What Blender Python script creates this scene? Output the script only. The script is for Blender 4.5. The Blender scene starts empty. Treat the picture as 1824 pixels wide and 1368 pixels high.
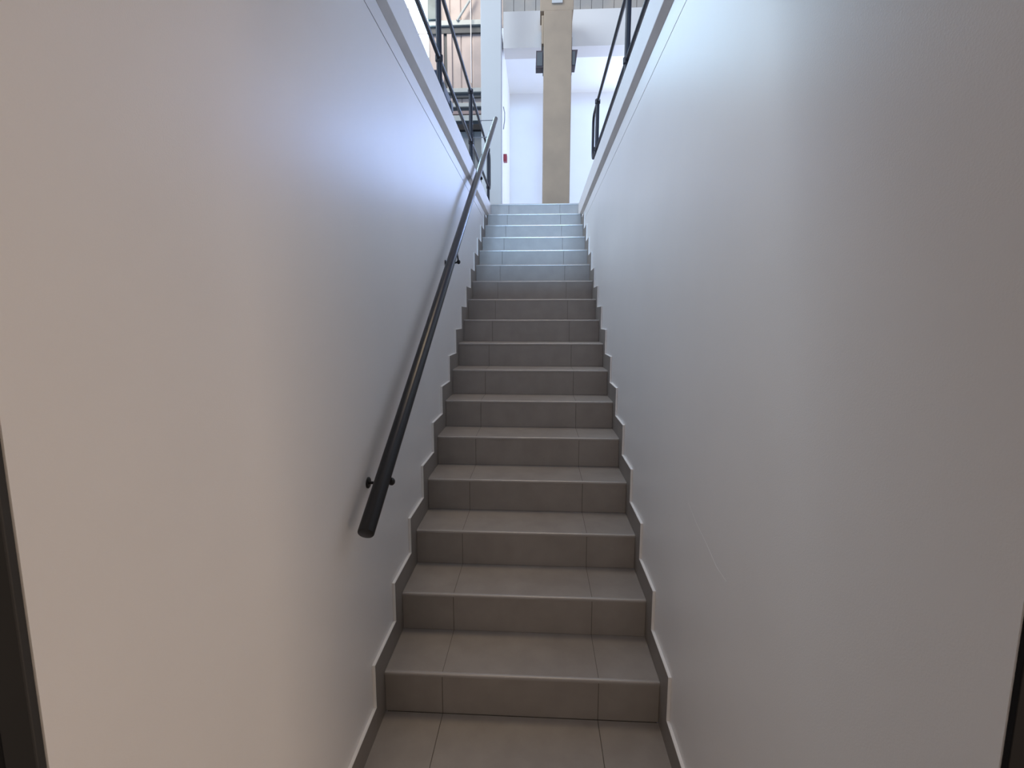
import bpy, bmesh, math, random
from mathutils import Vector, Matrix

# ---------------------------------------------------------------- camera, world, lights, exposure
scn = bpy.context.scene
COL = scn.collection
scn.view_settings.view_transform = 'Standard'
scn.view_settings.look = 'None'
scn.view_settings.gamma = 1.0
scn.view_settings.use_curve_mapping = False
scn.view_settings.exposure = 0.0

F_PX, PITCH, YAW, ROLL = 870.02, -0.1337, -0.0536, -0.0009
CAM = Vector((0.0590, -1.7162, 1.5410))
Rx = Matrix.Rotation
def cam_axes():
    cy, sy = math.cos(YAW), math.sin(YAW); cp, sp = math.cos(PITCH), math.sin(PITCH); cr, sr = math.cos(ROLL), math.sin(ROLL)
    xv = Vector((cy, -sy, 0)); y1 = Vector((sy, cy, 0)); zv = Vector((0, 0, 1))
    fw = y1 * cp + zv * sp
    z2 = -y1 * sp + zv * cp
    return xv * cr - z2 * sr, xv * sr + z2 * cr, fw
ri, up, fw = cam_axes()
cd = bpy.data.cameras.new('camera'); cam = bpy.data.objects.new('camera', cd); COL.objects.link(cam)
M = Matrix((ri, up, -fw)).transposed().to_4x4(); M.translation = CAM
cam.matrix_world = M
cd.sensor_width = 36.0; cd.lens = F_PX * 36.0 / 1824.0; cd.clip_start = 0.02; cd.clip_end = 300
scn.camera = cam

wd = bpy.data.worlds.new('world'); scn.world = wd; wd.use_nodes = True
bg = wd.node_tree.nodes['Background']
bg.inputs['Color'].default_value = (0.55, 0.64, 1.000, 1.0); bg.inputs['Strength'].default_value = 0.470

def area(name, loc, target, sx, sy, power, color):
    l = bpy.data.lights.new(name, 'AREA'); l.shape = 'RECTANGLE'; l.size = sx; l.size_y = sy
    l.energy = power; l.color = color
    o = bpy.data.objects.new(name, l); COL.objects.link(o); o.location = loc
    o.rotation_euler = (Vector(target) - Vector(loc)).to_track_quat('-Z', 'Y').to_euler()
    return o
# unseen lamps: fills added high over the stair and hall and in the back room,
# and the warm light of the lower lobby behind the viewer
area('overhead_fill', (0.6, 2.2, 11.5), (0.0, 2.3, 0.0), 2.0, 3.5, 190, (1.0, 0.78, 0.50))  # added lamp straight overhead to brighten the treads
area('overhead_fill', (-4.6, 3.2, 9.0), (0.5, 3.4, 2.4), 3.0, 5.0, 620, (0.74, 0.87, 1.000))  # unseen lamp high on the left, set to brighten the right wall
area('overhead_fill', (-4.5, 13.5, 15.0), (-3.2, 18.0, 11.0), 3.0, 3.0, 520, (1.0, 0.92, 0.82))  # added lamp that lifts the far hall cladding
area('end_glazing', (0.3, -12.0, 5.95), (0.0, 3.7, 2.5), 3.0, 2.2, 1650, (0.42, 0.67, 1.0))
area('room_fill', (4.6, 8.7, 4.2), (0.8, 8.6, 6.4), 1.8, 1.6, 112, (0.92, 0.96, 1.0))  # added lamp aimed up at the back room ceiling to brighten it
area('lobby_light', (2.10, -2.50, 0.90), (-0.5, -0.9, 0.70), 0.9, 0.8, 28, (1.000, 0.77, 0.60))  # unseen low lamp on the right, placed for the warm left wall
area('lobby_light', (-0.6, -3.6, 2.5), (-0.2, -2.0, 0.0), 1.4, 1.2, 21, (1.000, 0.85, 0.76))

# ---------------------------------------------------------------- helpers
def link(name, bm, mat, parent=None, smooth=False):
    me = bpy.data.meshes.new(name)
    bmesh.ops.recalc_face_normals(bm, faces=bm.faces)
    if smooth:
        for f in bm.faces: f.smooth = True
    bm.to_mesh(me); bm.free()
    if smooth:
        try: me.set_sharp_from_angle(angle=math.radians(35))
        except Exception: pass
    mats = mat if isinstance(mat, (list, tuple)) else [mat]
    for m in mats: me.materials.append(m)
    o = bpy.data.objects.new(name, me); COL.objects.link(o)
    if parent: o.parent = parent
    return o
def thing(name, label, cat, loc=(0, 0, 0), group=None):
    o = bpy.data.objects.new(name, None); COL.objects.link(o); o.location = loc
    o['label'] = label; o['category'] = cat
    if group: o['group'] = group
    bpy.context.view_layer.update()
    return o
def part(name, bm, mat, t, label=None, smooth=False):
    """geometry written in world coordinates, stored under its thing"""
    off, q = Vector((0, 0, 0)), t
    while q: off += q.location; q = q.parent
    bmesh.ops.translate(bm, verts=bm.verts, vec=-off)
    o = link(name, bm, mat, t, smooth)
    if label: o['label'] = label
    return o
def tag(o, label, cat, group=None):
    o['label'] = label; o['category'] = cat
    if group: o['group'] = group
    return o
def struct(name, bm, mat, smooth=False, parent=None):
    o = link(name, bm, mat, parent, smooth); o['kind'] = 'structure'; return o
def box(bm, x0, x1, y0, y1, z0, z1, bev=0, seg=2, mi=0):
    r = bmesh.ops.create_cube(bm, size=1)
    vs = r['verts']
    for v in vs:
        v.co = Vector(((x0 + x1) / 2 + v.co.x * (x1 - x0), (y0 + y1) / 2 + v.co.y * (y1 - y0), (z0 + z1) / 2 + v.co.z * (z1 - z0)))
    fs = {f for v in vs for f in v.link_faces}
    for f in fs: f.material_index = mi
    if bev:
        es = list({e for v in vs for e in v.link_edges})
        bmesh.ops.bevel(bm, geom=es, offset=bev, segments=seg, affect='EDGES', profile=0.5)
    return bm
def prism(bm, pts, axis, a, b, mi=0):
    """closed outline extruded along an axis; pts are the two other coordinates in order"""
    def mk(p, t):
        if axis == 'x': return (t, p[0], p[1])
        if axis == 'y': return (p[0], t, p[1])
        return (p[0], p[1], t)
    v0 = [bm.verts.new(mk(p, a)) for p in pts]; v1 = [bm.verts.new(mk(p, b)) for p in pts]
    n = len(pts)
    fs = [bm.faces.new(v0), bm.faces.new(v1[::-1])]
    for i in range(n): fs.append(bm.faces.new((v0[i], v0[(i + 1) % n], v1[(i + 1) % n], v1[i])))
    for f in fs: f.material_index = mi
    return bm
def tube(bm, pts, r, seg=20, cap=True):
    """round tube swept along a polyline with parallel-transported rings"""
    pts = [Vector(p) for p in pts]; rings = []
    t0 = (pts[1] - pts[0]).normalized()
    nrm = t0.orthogonal().normalized()
    for i, p in enumerate(pts):
        if i == 0: t = t0
        elif i == len(pts) - 1: t = (pts[-1] - pts[-2]).normalized()
        else: t = ((pts[i] - pts[i - 1]).normalized() + (pts[i + 1] - pts[i]).normalized()).normalized()
        nrm = (nrm - t * nrm.dot(t)).normalized(); b = t.cross(nrm)
        rr = r[i] if isinstance(r, (list, tuple)) else r
        rings.append([bm.verts.new(p + (nrm * math.cos(2 * math.pi * k / seg) + b * math.sin(2 * math.pi * k / seg)) * rr) for k in range(seg)])
    for a, c in zip(rings, rings[1:]):
        for k in range(seg): bm.faces.new((a[k], a[(k + 1) % seg], c[(k + 1) % seg], c[k]))
    if cap: bm.faces.new(rings[0][::-1]); bm.faces.new(rings[-1])
    return bm
def ball(bm, c, rx, ry=None, rz=None, seg=20):
    r = bmesh.ops.create_uvsphere(bm, u_segments=seg, v_segments=12, radius=1)
    for v in r['verts']: v.co = Vector((c[0] + v.co.x * rx, c[1] + v.co.y * (ry or rx), c[2] + v.co.z * (rz or rx)))
    return bm
def arc(c, r, a0, a1, n, plane_x):
    return [Vector((plane_x, c[0] + r * math.cos(a0 + (a1 - a0) * i / n), c[1] + r * math.sin(a0 + (a1 - a0) * i / n))) for i in range(n + 1)]

def mat(name, color, rough=0.6, metal=0.0, var=0.0, scale=8.0, bump=0.0, bscale=60.0, color2=None, spec=0.5, detail=4):
    m = bpy.data.materials.new(name); m.use_nodes = True
    nt = m.node_tree; p = nt.nodes['Principled BSDF']
    p.inputs['Roughness'].default_value = rough; p.inputs['Metallic'].default_value = metal
    p.inputs['Specular IOR Level'].default_value = spec
    tc = nt.nodes.new('ShaderNodeTexCoord')
    n = nt.nodes.new('ShaderNodeTexNoise'); n.inputs['Scale'].default_value = scale; n.inputs['Detail'].default_value = detail
    nt.links.new(tc.outputs['Object'], n.inputs['Vector'])
    cr = nt.nodes.new('ShaderNodeValToRGB')
    c2 = color2 or tuple(c * (1 - var) for c in color)
    cr.color_ramp.elements[0].position = 0.35; cr.color_ramp.elements[1].position = 0.65
    cr.color_ramp.elements[0].color = (*c2, 1); cr.color_ramp.elements[1].color = (*color, 1)
    nt.links.new(n.outputs['Fac'], cr.inputs['Fac']); nt.links.new(cr.outputs['Color'], p.inputs['Base Color'])
    if bump:
        n2 = nt.nodes.new('ShaderNodeTexNoise'); n2.inputs['Scale'].default_value = bscale; n2.inputs['Detail'].default_value = 3
        nt.links.new(tc.outputs['Object'], n2.inputs['Vector'])
        bp = nt.nodes.new('ShaderNodeBump'); bp.inputs['Strength'].default_value = bump; bp.inputs['Distance'].default_value = 0.002
        nt.links.new(n2.outputs['Fac'], bp.inputs['Height']); nt.links.new(bp.outputs['Normal'], p.inputs['Normal'])
    return m

WHITE = mat('white_wall_paint', (0.84, 0.83, 0.82), 0.36, var=0.02, scale=3, bump=0.10, bscale=300)
SLABW = mat('white_edge_paint', (0.84, 0.83, 0.82), 0.5, var=0.03, scale=4, bump=0.2, bscale=150)
LIP = mat('shaded_lip', (0.62, 0.59, 0.56), 0.8, var=0.1, scale=6)
GROOVE = mat('dark_joint', (0.10, 0.10, 0.11), 0.9)
TILE = mat('grey_porcelain_tile', (0.345, 0.315, 0.285), 0.40, scale=9, color2=(0.305, 0.277, 0.250), bump=0.1, bscale=90, detail=8)
TILE2 = mat('grey_skirting_tile', (0.250, 0.226, 0.204), 0.5, var=0.08, scale=9)
GROUT = mat('dark_grout', (0.13, 0.115, 0.10), 0.9)
CAULK = mat('white_filler', (0.90, 0.885, 0.86), 0.5)
BLACK = mat('black_satin_steel', (0.010, 0.010, 0.012), 0.30, var=0.1, scale=30, spec=0.45)
BLACK2 = mat('black_railing_steel', (0.009, 0.010, 0.016), 0.48, var=0.1, scale=30)
CHAR = mat('charcoal_frame_paint', (0.035, 0.034, 0.033), 0.7, var=0.1)
VOID = mat('black_door_paint', (0.010, 0.010, 0.010), 0.7)
CONC = mat('raw_concrete', (0.33, 0.255, 0.18), 0.85, scale=2.2, color2=(0.275, 0.215, 0.155), bump=0.6, bscale=35, detail=8)
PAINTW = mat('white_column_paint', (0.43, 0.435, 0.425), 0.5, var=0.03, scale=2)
PLASTER = mat('white_room_plaster', (0.84, 0.85, 0.87), 0.7, var=0.02, scale=2)
CLAD = mat('beige_cladding', (0.52, 0.45, 0.41), 0.6, scale=1.5, color2=(0.44, 0.385, 0.355))
GIRT = mat('pale_green_steel', (0.42, 0.47, 0.455), 0.5, var=0.08, scale=3)
DARKST = mat('dark_grey_steel', (0.07, 0.08, 0.085), 0.6)
PANEL = mat('grey_green_panel', (0.26, 0.29, 0.29), 0.6, var=0.2, scale=1.5)
RED = mat('red_plastic', (0.30, 0.02, 0.035), 0.4)
BROWN = mat('dark_brown_plastic', (0.045, 0.032, 0.04), 0.5, var=0.2)
CABLE = mat('pale_cable', (0.7, 0.7, 0.68), 0.5)
GREYR = mat('grey_rod', (0.22, 0.23, 0.25), 0.4, metal=0.5)
FLOORT = mat('lobby_floor_tile', (0.33, 0.30, 0.27), 0.42, var=0.1)
DIM = mat('lobby_grey_paint', (0.30, 0.29, 0.28), 0.8)
BACKP = mat('clay_boards', (0.44, 0.38, 0.31), 0.8, scale=3, color2=(0.36, 0.33, 0.29))

# ---------------------------------------------------------------- dimensions
T, H, W2, N = 0.2696, 0.17, 0.5308, 17
XW = 0.543                       # stair wall faces
ZF = N * H                       # upper floor 2.89
YE0, YTOP = -0.40, (N - 1) * T   # near edge of the stair opening, last riser
YN = -1.21                       # where the two walls begin
TS = 0.011                       # skirting thickness

# ---------------------------------------------------------------- walls of the stair
for side, s, y0 in (('left', -1, YN), ('right', 1, -1.237)):
    bm = bmesh.new()
    z_g = 2.614 if s < 0 else 2.592
    xi, xo = s * XW, s * (XW + 0.20)
    a, b = min(xi, xo), max(xi, xo)
    box(bm, a, b, y0, 4.62, -0.15, z_g - 0.0025)
    box(bm, a, b, y0, 4.62, z_g + 0.0025, 2.705)
    struct('wall_' + side, bm, WHITE)
    bm = bmesh.new()
    box(bm, min(s * (XW + .004), xo), max(s * (XW + .004), xo), y0 + .002, 4.615, z_g - 0.0025, z_g + 0.0025)
    struct('trim_%d' % (1 if s < 0 else 2), bm, GROOVE)

# a faint pale scuff low on the right wall
bm = bmesh.new()
pts = [(-0.19, 0.955), (-0.27, 0.925), (-0.36, 0.905), (-0.45, 0.878), (-0.52, 0.875)]
for (ya, za), (yb, zb) in zip(pts, pts[1:]):
    d = 0.0011
    prism(bm, [(ya, za - d), (ya, za + d), (yb, zb + d), (yb, zb - d)], 'x', XW - 0.0002, XW + 0.0004)
o = link('wall_scuff', bm, mat('pale_scuff', (0.88, 0.87, 0.86), 0.36)); o['kind'] = 'structure'; o.name = 'trim_3'

# upper floor: two slabs beside the opening and the landing beyond it
for k, s in ((1, -1), (2, 1)):
    far = -1.1 if s < 0 else 7.0
    xi = s * 0.52
    bm = bmesh.new()
    a, b = min(xi, far), max(xi, far)
    box(bm, a, b, -6.0, 6.3 if s < 0 else YTOP + 0.01, 2.725, ZF - 0.006, 0.004)
    o = struct('floor', bm, SLABW)
    bm = bmesh.new()                                        # sloping underside of the edge, its shade put into the grey
    prism(bm, [(s * 0.521, 2.726), (s * (XW + 0.03), 2.726), (s * (XW + 0.03), 2.690), (s * (XW - 0.001), 2.690)], 'y', YN, YTOP + 0.005)
    struct('trim_%d' % (3 + k), bm, LIP)
bm = bmesh.new()
box(bm, -0.519, 7.0, YTOP + 0.012, 12.0, 2.60, ZF - 0.004)
struct('floor', bm, TILE)
bm = bmesh.new()                                            # slab over the lobby in front of the opening
box(bm, -0.519, 0.519, -6.0, YE0, 2.62, ZF - 0.006)
struct('ceiling', bm, WHITE)

# lower lobby shell behind the viewer
bm = bmesh.new(); box(bm, -4, 4, -6.0, 0.001, -0.15, -0.002, mi=1)
xt = [-W2 + 1.0616 * 0.213 - 0.605 * 2, -W2 + 1.0616 * 0.213 - 0.605] + [-W2 + 1.0616 * 0.213, -W2 + 1.0616 * 0.783, -W2 + 1.0616 * 0.783 + 0.605, -W2 + 1.0616 * 0.783 + 1.21]
for k in range(5):
    for j in range(6):
        box(bm, xt[k] + .0012, xt[k + 1] - .0012, -0.605 * (j + 1) + .0012, -0.605 * j - .0012, -0.004, 0.0, 0.0006, 1)
struct('floor', bm, [TILE, GROUT])
bm = bmesh.new(); box(bm, -4, 4, -6.2, -6.0, -0.15, 2.72); struct('wall_back', bm, DIM)
bm = bmesh.new(); box(bm, -4.2, -4, -6.0, YN + .2, -0.15, 2.72); struct('wall_lobby_left', bm, DIM)
bm = bmesh.new(); box(bm, 4, 4.2, -6.0, YN + .2, -0.15, 2.72); struct('wall_lobby_right', bm, DIM)
bm = bmesh.new(); box(bm, -4.2, -0.745, YN, YN + .2, -0.15, 2.72); struct('wall_front_left', bm, VOID)
bm = bmesh.new(); box(bm, 0.745, 4.2, YN, YN + .2, -0.15, 2.72); struct('wall_front_right', bm, VOID)
# the dark frame round the foot of the stair
bm = bmesh.new(); box(bm, -0.587, -XW - 0.001, YN - 0.012, YN - 0.001, 0, 2.4, 0.002); struct('trim_6', bm, CHAR)
bm = bmesh.new(); box(bm, -0.743, -0.588, YN - 0.006, YN - 0.001, 0, 2.4); struct('trim_7', bm, VOID)
bm = bmesh.new(); box(bm, XW + 0.001, 0.743, -1.245, -1.238, 0, 2.4, 0.001); struct('trim_8', bm, mat('black_frame_paint', (0.010, 0.010, 0.011), 0.8, spec=0.15))

# ---------------------------------------------------------------- the stair
st = thing('staircase', 'straight tiled staircase with seventeen grey risers climbing between two white walls', 'staircase', (0, 0, 0))
J = [-W2 + 1.0616 * 0.213, -W2 + 1.0616 * 0.783]             # two tile joints
g = 0.0011
def bullnose(y0, y1, z0, z1, r=0.0065):
    """tread profile with a rounded front top edge"""
    pts = [(y0, z0)]
    for k in range(7):
        a = math.pi - (math.pi / 2) * k / 6
        pts.append((y0 + r + r * math.cos(a), z1 - r + r * math.sin(a)))
    pts += [(y1, z1), (y1, z0)]
    return pts
xs = [-W2, J[0], J[1], W2]
random.seed(4)
NOSE = mat('tile_edge_highlight', (0.40, 0.375, 0.35), 0.22, var=0.05, scale=12, spec=0.9)  # paler than the tiles, standing in for the highlight along the nosings
for n in range(1, N + 1):
    y = (n - 1) * T
    bm = bmesh.new()                                         # riser: three tiles on a grout bed
    for k in range(3):
        box(bm, xs[k] + (g if k else 0), xs[k + 1] - (g if k < 2 else 0), y, y + 0.009, (n - 1) * H + 0.0008, n * H - 0.0125, 0.0008, 1)
    box(bm, -W2 + .001, W2 - .001, y + 0.0012, y + 0.02, (n - 1) * H, n * H - 0.013, mi=1)
    part('riser', bm, [TILE, GROUT], st)
    y1 = n * T + 0.001 if n < N else y + 0.30
    bm = bmesh.new()
    for k in range(3):
        prism(bm, bullnose(y - 0.0015 + 0.012, y1, n * H - 0.0115, n * H, 0.0005), 'x', xs[k] + (g if k else 0), xs[k + 1] - (g if k < 2 else 0))
    box(bm, -W2 + .001, W2 - .001, y + 0.004, y1, n * H - 0.012, n * H - 0.0012, mi=1)
    tr = part('tread', bm, [TILE, GROUT], st)
    bm = bmesh.new()
    prism(bm, bullnose(y - 0.0025, y + 0.0100, n * H - 0.0123, n * H + 0.0002), 'x', -W2, W2)
    part('nosing', bm, NOSE, tr, smooth=True)
bm = bmesh.new()                                             # solid body under the tiles
pl = [(0.012, -0.1)]
for n in range(1, N + 1):
    pl += [((n - 1) * T + 0.012, n * H - 0.0125), (n * T + 0.012, n * H - 0.0125)]
pl[-1] = (YTOP + 0.29, N * H - 0.0125)
pl.append((YTOP + 0.29, N * H - 0.4))
pl = [(YTOP + 0.29, -0.1) if i == len(pl) - 1 else p for i, p in enumerate(pl)]
for n in range(1, N + 1):
    prism(bm, [((n - 1) * T + 0.0125, -0.12), ((n - 1) * T + 0.0125, n * H - 0.0125), (n * T + 0.012, n * H - 0.0125), (n * T + 0.012, -0.12)], 'x', -W2 + .002, W2 - .002)
part('stair_body', bm, GROUT, st)
for s in (-1, 1):                                            # stepped skirting tiles with a white filled edge
    def zig(o, top=YTOP):
        P = []
        for n in range(1, N):
            P += [((n - 1) * T - o, (n - 1) * H + o), ((n - 1) * T - o, n * H + o)]
        return P
    q = 0.10
    for n in range(0, N + 1):
        ya, yb = (n - 1) * T - q if n else YN + .01, n * T - q
        lim = 2.688
        if n == 0: pts = [(ya, 0.0), (ya, q), (yb, q), (yb, 0.0)]
        else:
            if n == N: yb = YTOP + .01
            zt = min(n * H + q, lim); zb = min(n * H, lim - .001)
            pts = [(ya + .0005, (n - 1) * H), (ya + .0005, zt), (yb, zt), (yb, zb), (min((n - 1) * T + 0.012, yb - .001), zb), (min((n - 1) * T + 0.012, yb - .001), (n - 1) * H)]
        bm = bmesh.new()
        prism(bm, pts, 'x', s * (W2 + 0.0005), s * (W2 + 0.0105))
        sk = part('skirting_tile', bm, TILE2, st)
        if n * H + q > lim: continue
        bm = bmesh.new()
        xa, xb = s * (W2 + 0.001), s * (XW - 0.0003)
        box(bm, min(xa, xb), max(xa, xb), ya, yb + 0.0005, n * H + q, n * H + q + 0.0030)
        box(bm, min(xa, xb), max(xa, xb), yb - 0.0030, yb, n * H + q, min((n + 1) * H + q + 0.003, lim))
        part('filled_edge', bm, CAULK, sk)

# ---------------------------------------------------------------- wall handrail
def hz(y): return 0.875 + 0.6335 * (y + 0.313)
XH, RH = -0.470, 0.0262
y0h, y1h = -0.306, 4.46
hr = thing('handrail', 'long round black handrail fixed to the left stair wall on brackets', 'handrail', (XH, y0h, hz(y0h)))
d = Vector((0, 1, 0.6335)).normalized()
p0 = Vector((XH, y0h, hz(y0h))); p1 = Vector((XH, y1h, hz(y1h)))
bm = bmesh.new()
tube(bm, [p0 - d * 0.0, p0 + d * 0.001, p0 + d * .004, p1 - d * .003, p1], [RH - .003, RH - .001, RH, RH, RH - .002], 40)
part('rail_tube', bm, BLACK, hr, smooth=True)
for yb, zb, xp in ((-0.071, 0.961, -XW), (1.472, 1.893, -XW), (2.80, 2.765, -0.52)):
    bm = bmesh.new()
    tube(bm, [(xp + .0005, yb, zb), (xp + .0045, yb, zb), (xp + .007, yb, zb)], [0.0200, 0.0200, 0.0165], 28)
    b = part('wall_plate', bm, BLACK, hr, smooth=True)
    zr = hz(yb); xk = XH + 0.0135; zk = zb + 0.006
    bm = bmesh.new()
    tube(bm, [(xp + .006, yb, zb), (-0.500, yb, zb), (-0.478, yb, zb + .001), (xk, yb, zk)], 0.0052, 16)
    tube(bm, [(xk, yb, zk), (xk - .013, yb, zr - RH * .9)], 0.0048, 12)
    part('bracket_arm', bm, BLACK, hr, smooth=True)
    bm = bmesh.new(); ball(bm, (xk, yb, zk), 0.0125, 0.0125, 0.0140)
    part('bracket_knuckle', bm, BLACK, hr, smooth=True)
for yr, xr in ((4.40, -0.654), (3.74, -0.650)):
    bm = bmesh.new(); tube(bm, [(xr, yr, hz(yr)), (XH, yr, hz(yr))], 0.0050, 10)
    part('tie_rod', bm, GREYR, hr, 'thin grey rod tying the handrail to the railing', smooth=True)

# ---------------------------------------------------------------- landing railings
def railing(s, label, posts, zm, zt, yend, near=-1.0):
    x = s * 0.67; r = 0.0150; rc = 0.10
    t = thing('railing', label, 'railing', (x, posts[0], ZF))
    # the rail ends in a rounded loop joining the upper and the middle rail
    bm = bmesh.new()
    tube(bm, [(x, near, zt), (x, yend - rc, zt)] + arc((yend - rc, zt - rc), rc, math.pi / 2, 0, 8, x)[1:] + arc((yend - rc, zm + rc), rc, 0, -math.pi / 2, 8, x), r, 16)
    part('top_rail', bm, BLACK2, t, smooth=True)
    bm = bmesh.new(); tube(bm, [(x, near, zm), (x, yend - rc, zm)], r * 1.02, 16)
    part('middle_rail', bm, BLACK2, t, smooth=True)
    for y in posts:
        bm = bmesh.new(); tube(bm, [(x, y, ZF), (x, y, ZF + 0.012), (x, y, zt - 0.01), (x, y, zt + .008)], [0.020, 0.020, 0.020, 0.017], 20)
        p = part('post', bm, BLACK2, t, smooth=True)
        bm = bmesh.new(); tube(bm, [(x, y, ZF), (x, y, ZF + 0.008)], 0.048, 24); part('base_plate', bm, BLACK2, p)
        for z in (zm, zt):
            bm = bmesh.new(); tube(bm, [(x, y, z - .030), (x, y, z - .022), (x, y, z + .014), (x, y, z + .022)], [.022, .028, .028, .022], 20)
            part('clamp', bm, BLACK2, p, smooth=True)
    return t
def reparent_sub(t): pass
railing(-1, 'black tube railing on the left edge of the upper floor, over the wall handrail', [-0.2 + .55, 2.045, 3.725, 5.52], 3.398, 3.895, 5.74, 0.0)
railing(1, 'black tube railing on the right edge of the upper floor, ending in a rounded loop', [0.35, 2.055, 3.88], 3.352, 3.832, 4.28, 0.0)

# dark case standing on the floor behind the left railing
t = thing('equipment_case', 'dark navy case standing on the upper floor just behind the left railing', 'case', (-0.90, 2.67, ZF))
bm = bmesh.new(); box(bm, -1.08, -0.735, 2.36, 2.98, ZF, 3.38, 0.012); part('body', bm, mat('dark_navy_case', (0.012, 0.018, 0.040), 0.5, var=0.2), t)
bm = bmesh.new(); box(bm, -1.085, -0.730, 2.355, 2.985, 3.382, 3.470, 0.012); part('lid', bm, mat('dark_navy_lid', (0.014, 0.020, 0.042), 0.45, var=0.2), t)
for y in (2.50, 2.84):
    bm = bmesh.new(); box(bm, -0.731, -0.722, y - .02, y + .02, 3.33, 3.43, 0.002); part('latch', bm, DARKST, t)

# ---------------------------------------------------------------- columns and back room
cc = thing('concrete_column', 'bare beige concrete column standing at the head of the stairs', 'column', (0.34, 7.2, ZF))
bm = bmesh.new()
box(bm, 0.108, 0.570, 7.0, 7.42, ZF, 6.515, 0.012)
box(bm, 0.070, 0.110, 7.03, 7.40, 6.03, 6.46, 0.008)
part('shaft', bm, CONC, cc)
bm = bmesh.new(); box(bm, 0.045, 0.590, 7.02, 7.42, 6.516, 6.72, 0.01); part('capital', bm, CONC, cc)
bm = bmesh.new(); box(bm, 0.235, 0.41, 6.995, 7.02, 6.62, 6.80, 0.004); part('white_pad', bm, PAINTW, cc, 'white patch at the top of the column')
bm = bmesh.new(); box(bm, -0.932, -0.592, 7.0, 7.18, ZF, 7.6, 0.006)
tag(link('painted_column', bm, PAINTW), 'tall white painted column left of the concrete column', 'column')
for s, xa, xb in ((-1, -0.014, 0.100), (1, 0.572, 0.668)):
    lab = 'dark box speaker on the %s side of the concrete column' % ('left' if s < 0 else 'right')
    t = thing('box_speaker', lab, 'speaker', ((xa + xb) / 2, 7.12, 5.78), 'box speakers on the column')
    bm = bmesh.new()
    if s < 0: prism(bm, [(xa - .008, 5.665), (xa, 5.925), (xb, 5.925), (xb, 5.665)], 'y', 7.03, 7.22)
    else: prism(bm, [(xa, 5.665), (xa, 5.925), (xb, 5.925), (xb - .035, 5.665)], 'y', 7.03, 7.22)
    part('housing', bm, BROWN, t)
    bm = bmesh.new(); box(bm, xa + .012 if s < 0 else xa + .005, xb - .012 if s < 0 else xb - .04, 7.022, 7.031, 5.69, 5.90, 0.003); part('grille', bm, DARKST, t)
    bm = bmesh.new(); box(bm, (0.096 if s < 0 else 0.571), (0.107 if s < 0 else 0.580), 7.10, 7.14, 5.58, 6.15); part('mounting_bar', bm, DARKST, t)

bm = bmesh.new()
box(bm, -0.60, 6.9, 7.62, 7.95, 6.50, 6.868); box(bm, -0.60, 6.9, 7.60, 7.97, 6.265, 6.498)
struct('trim_9', bm, mat('warm_white_beam_paint', (0.64, 0.61, 0.57), 0.7, var=0.04, scale=1.5))
bm = bmesh.new(); box(bm, -0.85, 6.9, 7.98, 10.2, 6.53, 6.80); struct('ceiling', bm, PLASTER)
bm = bmesh.new(); box(bm, -0.85, 6.9, 10.0, 10.2, ZF, 6.53); struct('wall_far', bm, PLASTER)
bm = bmesh.new(); box(bm, -0.85, -0.625, 7.62, 9.999, ZF, 6.53); struct('wall_room_left', bm, PLASTER)
# sky-lit window of the back room, on its far wall to the right
t = bpy.data.objects.new('window_2', None); COL.objects.link(t); t['kind'] = 'structure'; t.location = (2.9, 9.97, 4.9)
bpy.context.view_layer.update()
bm = bmesh.new()
for xa in (1.95, 2.95, 3.95): box(bm, xa - .03, xa + .03, 9.93, 9.995, 3.7, 6.2)
for za in (3.73, 6.17): box(bm, 1.95, 3.95, 9.935, 9.99, za - .03, za + .03)
part('window_frame', bm, PAINTW, t)
gl2 = bpy.data.materials.new('sky_lit_glazing'); gl2.use_nodes = True
p = gl2.node_tree.nodes['Principled BSDF']; p.inputs['Base Color'].default_value = (.7, .8, .9, 1); p.inputs['Emission Color'].default_value = (0.36, 0.52, 1.000, 1); p.inputs['Emission Strength'].default_value = 11.5
bm = bmesh.new(); box(bm, 1.97, 3.93, 9.955, 9.965, 3.75, 6.15); part('pane', bm, gl2, t)
# clay-coloured boards above the beam
bm = bmesh.new()
x = -0.70
while x < 4.5:
    box(bm, x, x + 0.213, 8.9, 8.94, 6.90, 9.2, 0.006); x += 0.22
box(bm, -0.70, 4.5, 8.93, 8.96, 6.90, 9.2, mi=1)
struct('wall_upper', bm, [BACKP, DARKST])
# red call point on the room's side wall
t = thing('call_point', 'small red call point on the white wall beside the painted column', 'fire call point', (-0.62, 8.0, 4.55))
bm = bmesh.new(); box(bm, -0.624, -0.560, 7.94, 8.06, 4.475, 4.605, 0.006); part('housing', bm, RED, t)
bm = bmesh.new(); box(bm, -0.5605, -0.558, 7.965, 8.035, 4.50, 4.57, 0.001); part('front_plate', bm, mat('dark_red', (0.20, 0.02, 0.03), 0.4), t)
# thin wall bracket higher on that strip
bm = bmesh.new()
tube(bm, [(-0.60, 7.61, 5.30), (-0.575, 7.55, 5.18), (-0.575, 7.55, 5.05), (-0.60, 7.61, 4.92)], 0.008, 8)
tag(link('wall_hook', bm, GREYR, smooth=True), 'thin grey bent hook high on the wall edge beside the painted column', 'hook')

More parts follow.
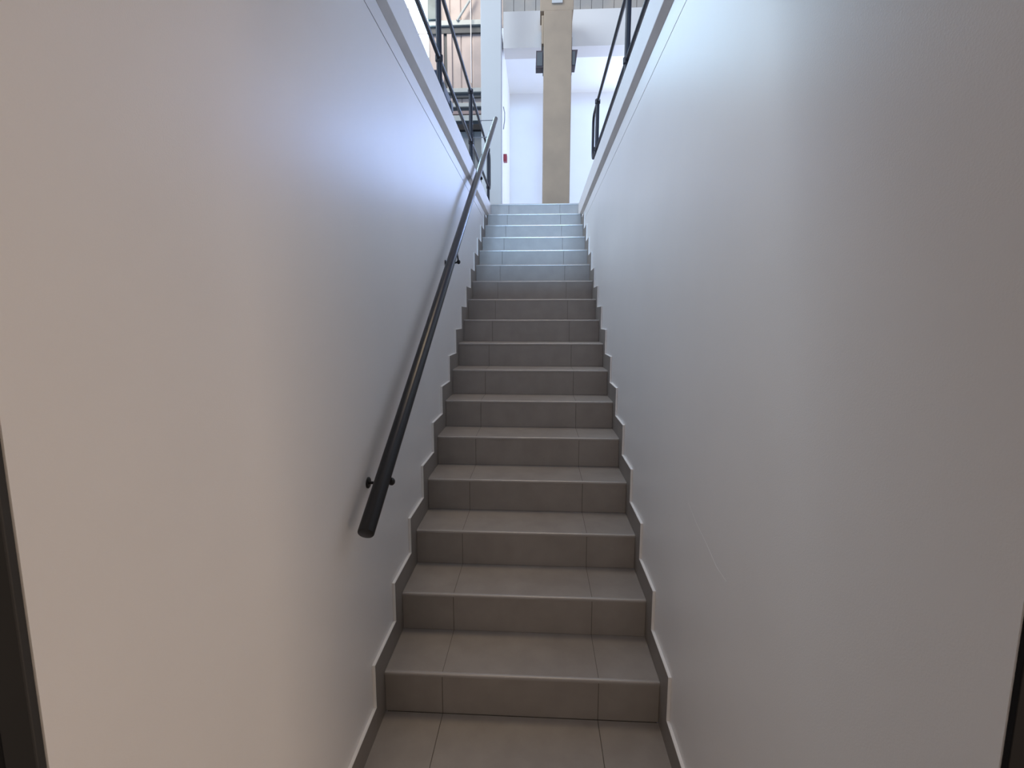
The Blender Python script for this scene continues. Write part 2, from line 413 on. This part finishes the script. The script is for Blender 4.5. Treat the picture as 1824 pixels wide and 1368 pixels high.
# ---------------------------------------------------------------- hall beyond on the left
YC = 18.0
bm = bmesh.new()                                             # ribbed cladding of the far hall wall
x = -4.12
while x < -1.6:
    w = 0.405
    prism(bm, [(x, YC + .10), (x, YC + .02), (x + .03, YC), (x + w - .05, YC), (x + w - .02, YC + .02), (x + w - .02, YC + .05), (x + w, YC + .05), (x + w, YC + .10)], 'z', ZF, 16)
    x += w
struct('wall_hall', bm, CLAD)
bm = bmesh.new(); box(bm, -4.135, -1.5, YC + .101, YC + .2, ZF, 16, mi=0); struct('wall_hall', bm, DARKST)
for nm, z0, z1 in (('girt', 12.27, 12.44), ('girt', 9.955, 10.10), ('girt', 9.44, 9.575), ('girt', 8.94, 9.14)):
    t = thing('wall_girt', {12.27: 'highest pale green steel girt across the beige cladding', 9.955: 'second pale green girt from the top on the beige cladding',
              9.44: 'third pale green girt from the top, above the lowest one', 8.94: 'lowest pale green girt, just above the dark opening'}[z0], 'beam', (-3.0, YC - .2, z0), 'steel girts on the hall wall')
    bm = bmesh.new(); box(bm, -4.1, -1.5, YC - .22, YC - .02, z0, z1, 0.01); part('flange', bm, GIRT, t)
    bm = bmesh.new(); box(bm, -4.1, -1.5, YC - .12, YC - .01, z0 - (.22 if z0 > 12 else .15), z0 - .001); part('girt_shadow', bm, DARKST, t, 'dark strip for the shadow under the girt')  # dark strip put in as the shadow below each girt
bm = bmesh.new()
tube(bm, [(-3.02, YC - .26, 12.40), (-2.38, YC - .26, 13.30)], 0.045, 10)
tag(link('diagonal_brace', bm, GIRT, smooth=True), 'grey diagonal steel brace above the highest girt', 'brace')
bm = bmesh.new(); tube(bm, [(-2.50, YC - .35, 14.5), (-2.50, YC - .35, 10.2)], 0.020, 8)
tag(link('hanging_cable', bm, CABLE, smooth=True), 'thin pale cable hanging in front of the beige cladding', 'cable')
for i, (xa, xb) in enumerate(((-3.72, -3.56), (-3.44, -3.26))):
    bm = bmesh.new(); box(bm, xa, xb, YC - .10, YC - .005, 9.6, 12.26, 0.01)
    tag(link('cladding_post', bm, CLAD), ('left' if i == 0 else 'right') + ' one of two narrow beige posts on the hall cladding', 'post', 'beige cladding posts')
bm = bmesh.new(); box(bm, -3.545, -3.455, YC - .03, YC - .004, 10.1, 12.26); struct('trim_11', bm, DARKST)
bm = bmesh.new(); box(bm, -4.1, -2.05, YC - .05, YC - .005, ZF, 8.78); struct('door_1', bm, PANEL)
bm = bmesh.new()
for xa in (-3.6, -3.05, -2.5): box(bm, xa, xa + .04, YC - .09, YC - .051, ZF, 8.60, 0.005)
struct('door_rib', bm, DARKST, parent=bpy.data.objects['door_1'])
bm = bmesh.new(); box(bm, -4.1, -1.9, YC - .25, YC - .06, 8.60, 8.80, 0.01); struct('trim_12', bm, VOID)
bm = bmesh.new(); box(bm, -3.80, -2.0, YC - .20, YC - .055, 9.18, 9.30, 0.01)
tag(link('duct_strip', bm, mat('grey_brown_duct', (0.30, 0.24, 0.23), 0.6)), 'brown grey strip between the two lowest girts', 'duct')
bm = bmesh.new(); box(bm, -3.52, -3.12, YC - .60, YC - .30, 8.95, 9.26, 0.03)
bm.free()
# green grey steel piece and its bracket at the top left of the cladding
bm = bmesh.new(); box(bm, -4.11, -3.72, YC - .30, YC - .02, 12.45, 13.9, 0.01)
tag(link('steel_column', bm, mat('grey_green_steel', (0.20, 0.25, 0.25), 0.6, var=0.3, scale=2)), 'grey green steel column beside the bright window', 'column')
# bright glazing
t = bpy.data.objects.new('window_1', None); COL.objects.link(t); t['kind'] = 'structure'; t.location = (-5.2, YC, 11.5)
bpy.context.view_layer.update()
bm = bmesh.new()
for xa in (-6.4, -5.65, -4.90, -4.16): box(bm, xa, xa + .05, YC, YC + .08, 10.4, 16)
for za in (10.4, 12.1, 14.0): box(bm, -6.4, -4.11, YC + .01, YC + .07, za, za + .05)
part('window_frame', bm, PAINTW, t)
gl = bpy.data.materials.new('daylit_glazing'); gl.use_nodes = True
p = gl.node_tree.nodes['Principled BSDF']; p.inputs['Base Color'].default_value = (.8, .85, .9, 1); p.inputs['Emission Color'].default_value = (0.45, 0.75, 1.000, 1); p.inputs['Emission Strength'].default_value = 12.344
bm = bmesh.new(); box(bm, -6.38, -4.12, YC + .035, YC + .045, 10.4, 16); part('pane', bm, gl, t)
bm = bmesh.new(); box(bm, -6.4, -4.12, YC, YC + .2, ZF, 10.4); struct('wall_hall_lower', bm, CLAD)
bm = bmesh.new(); box(bm, -14, -1.1, -6, 20, 2.72, ZF - .02); struct('floor', bm, mat('hall_concrete_floor', (.4, .4, .4), .8))
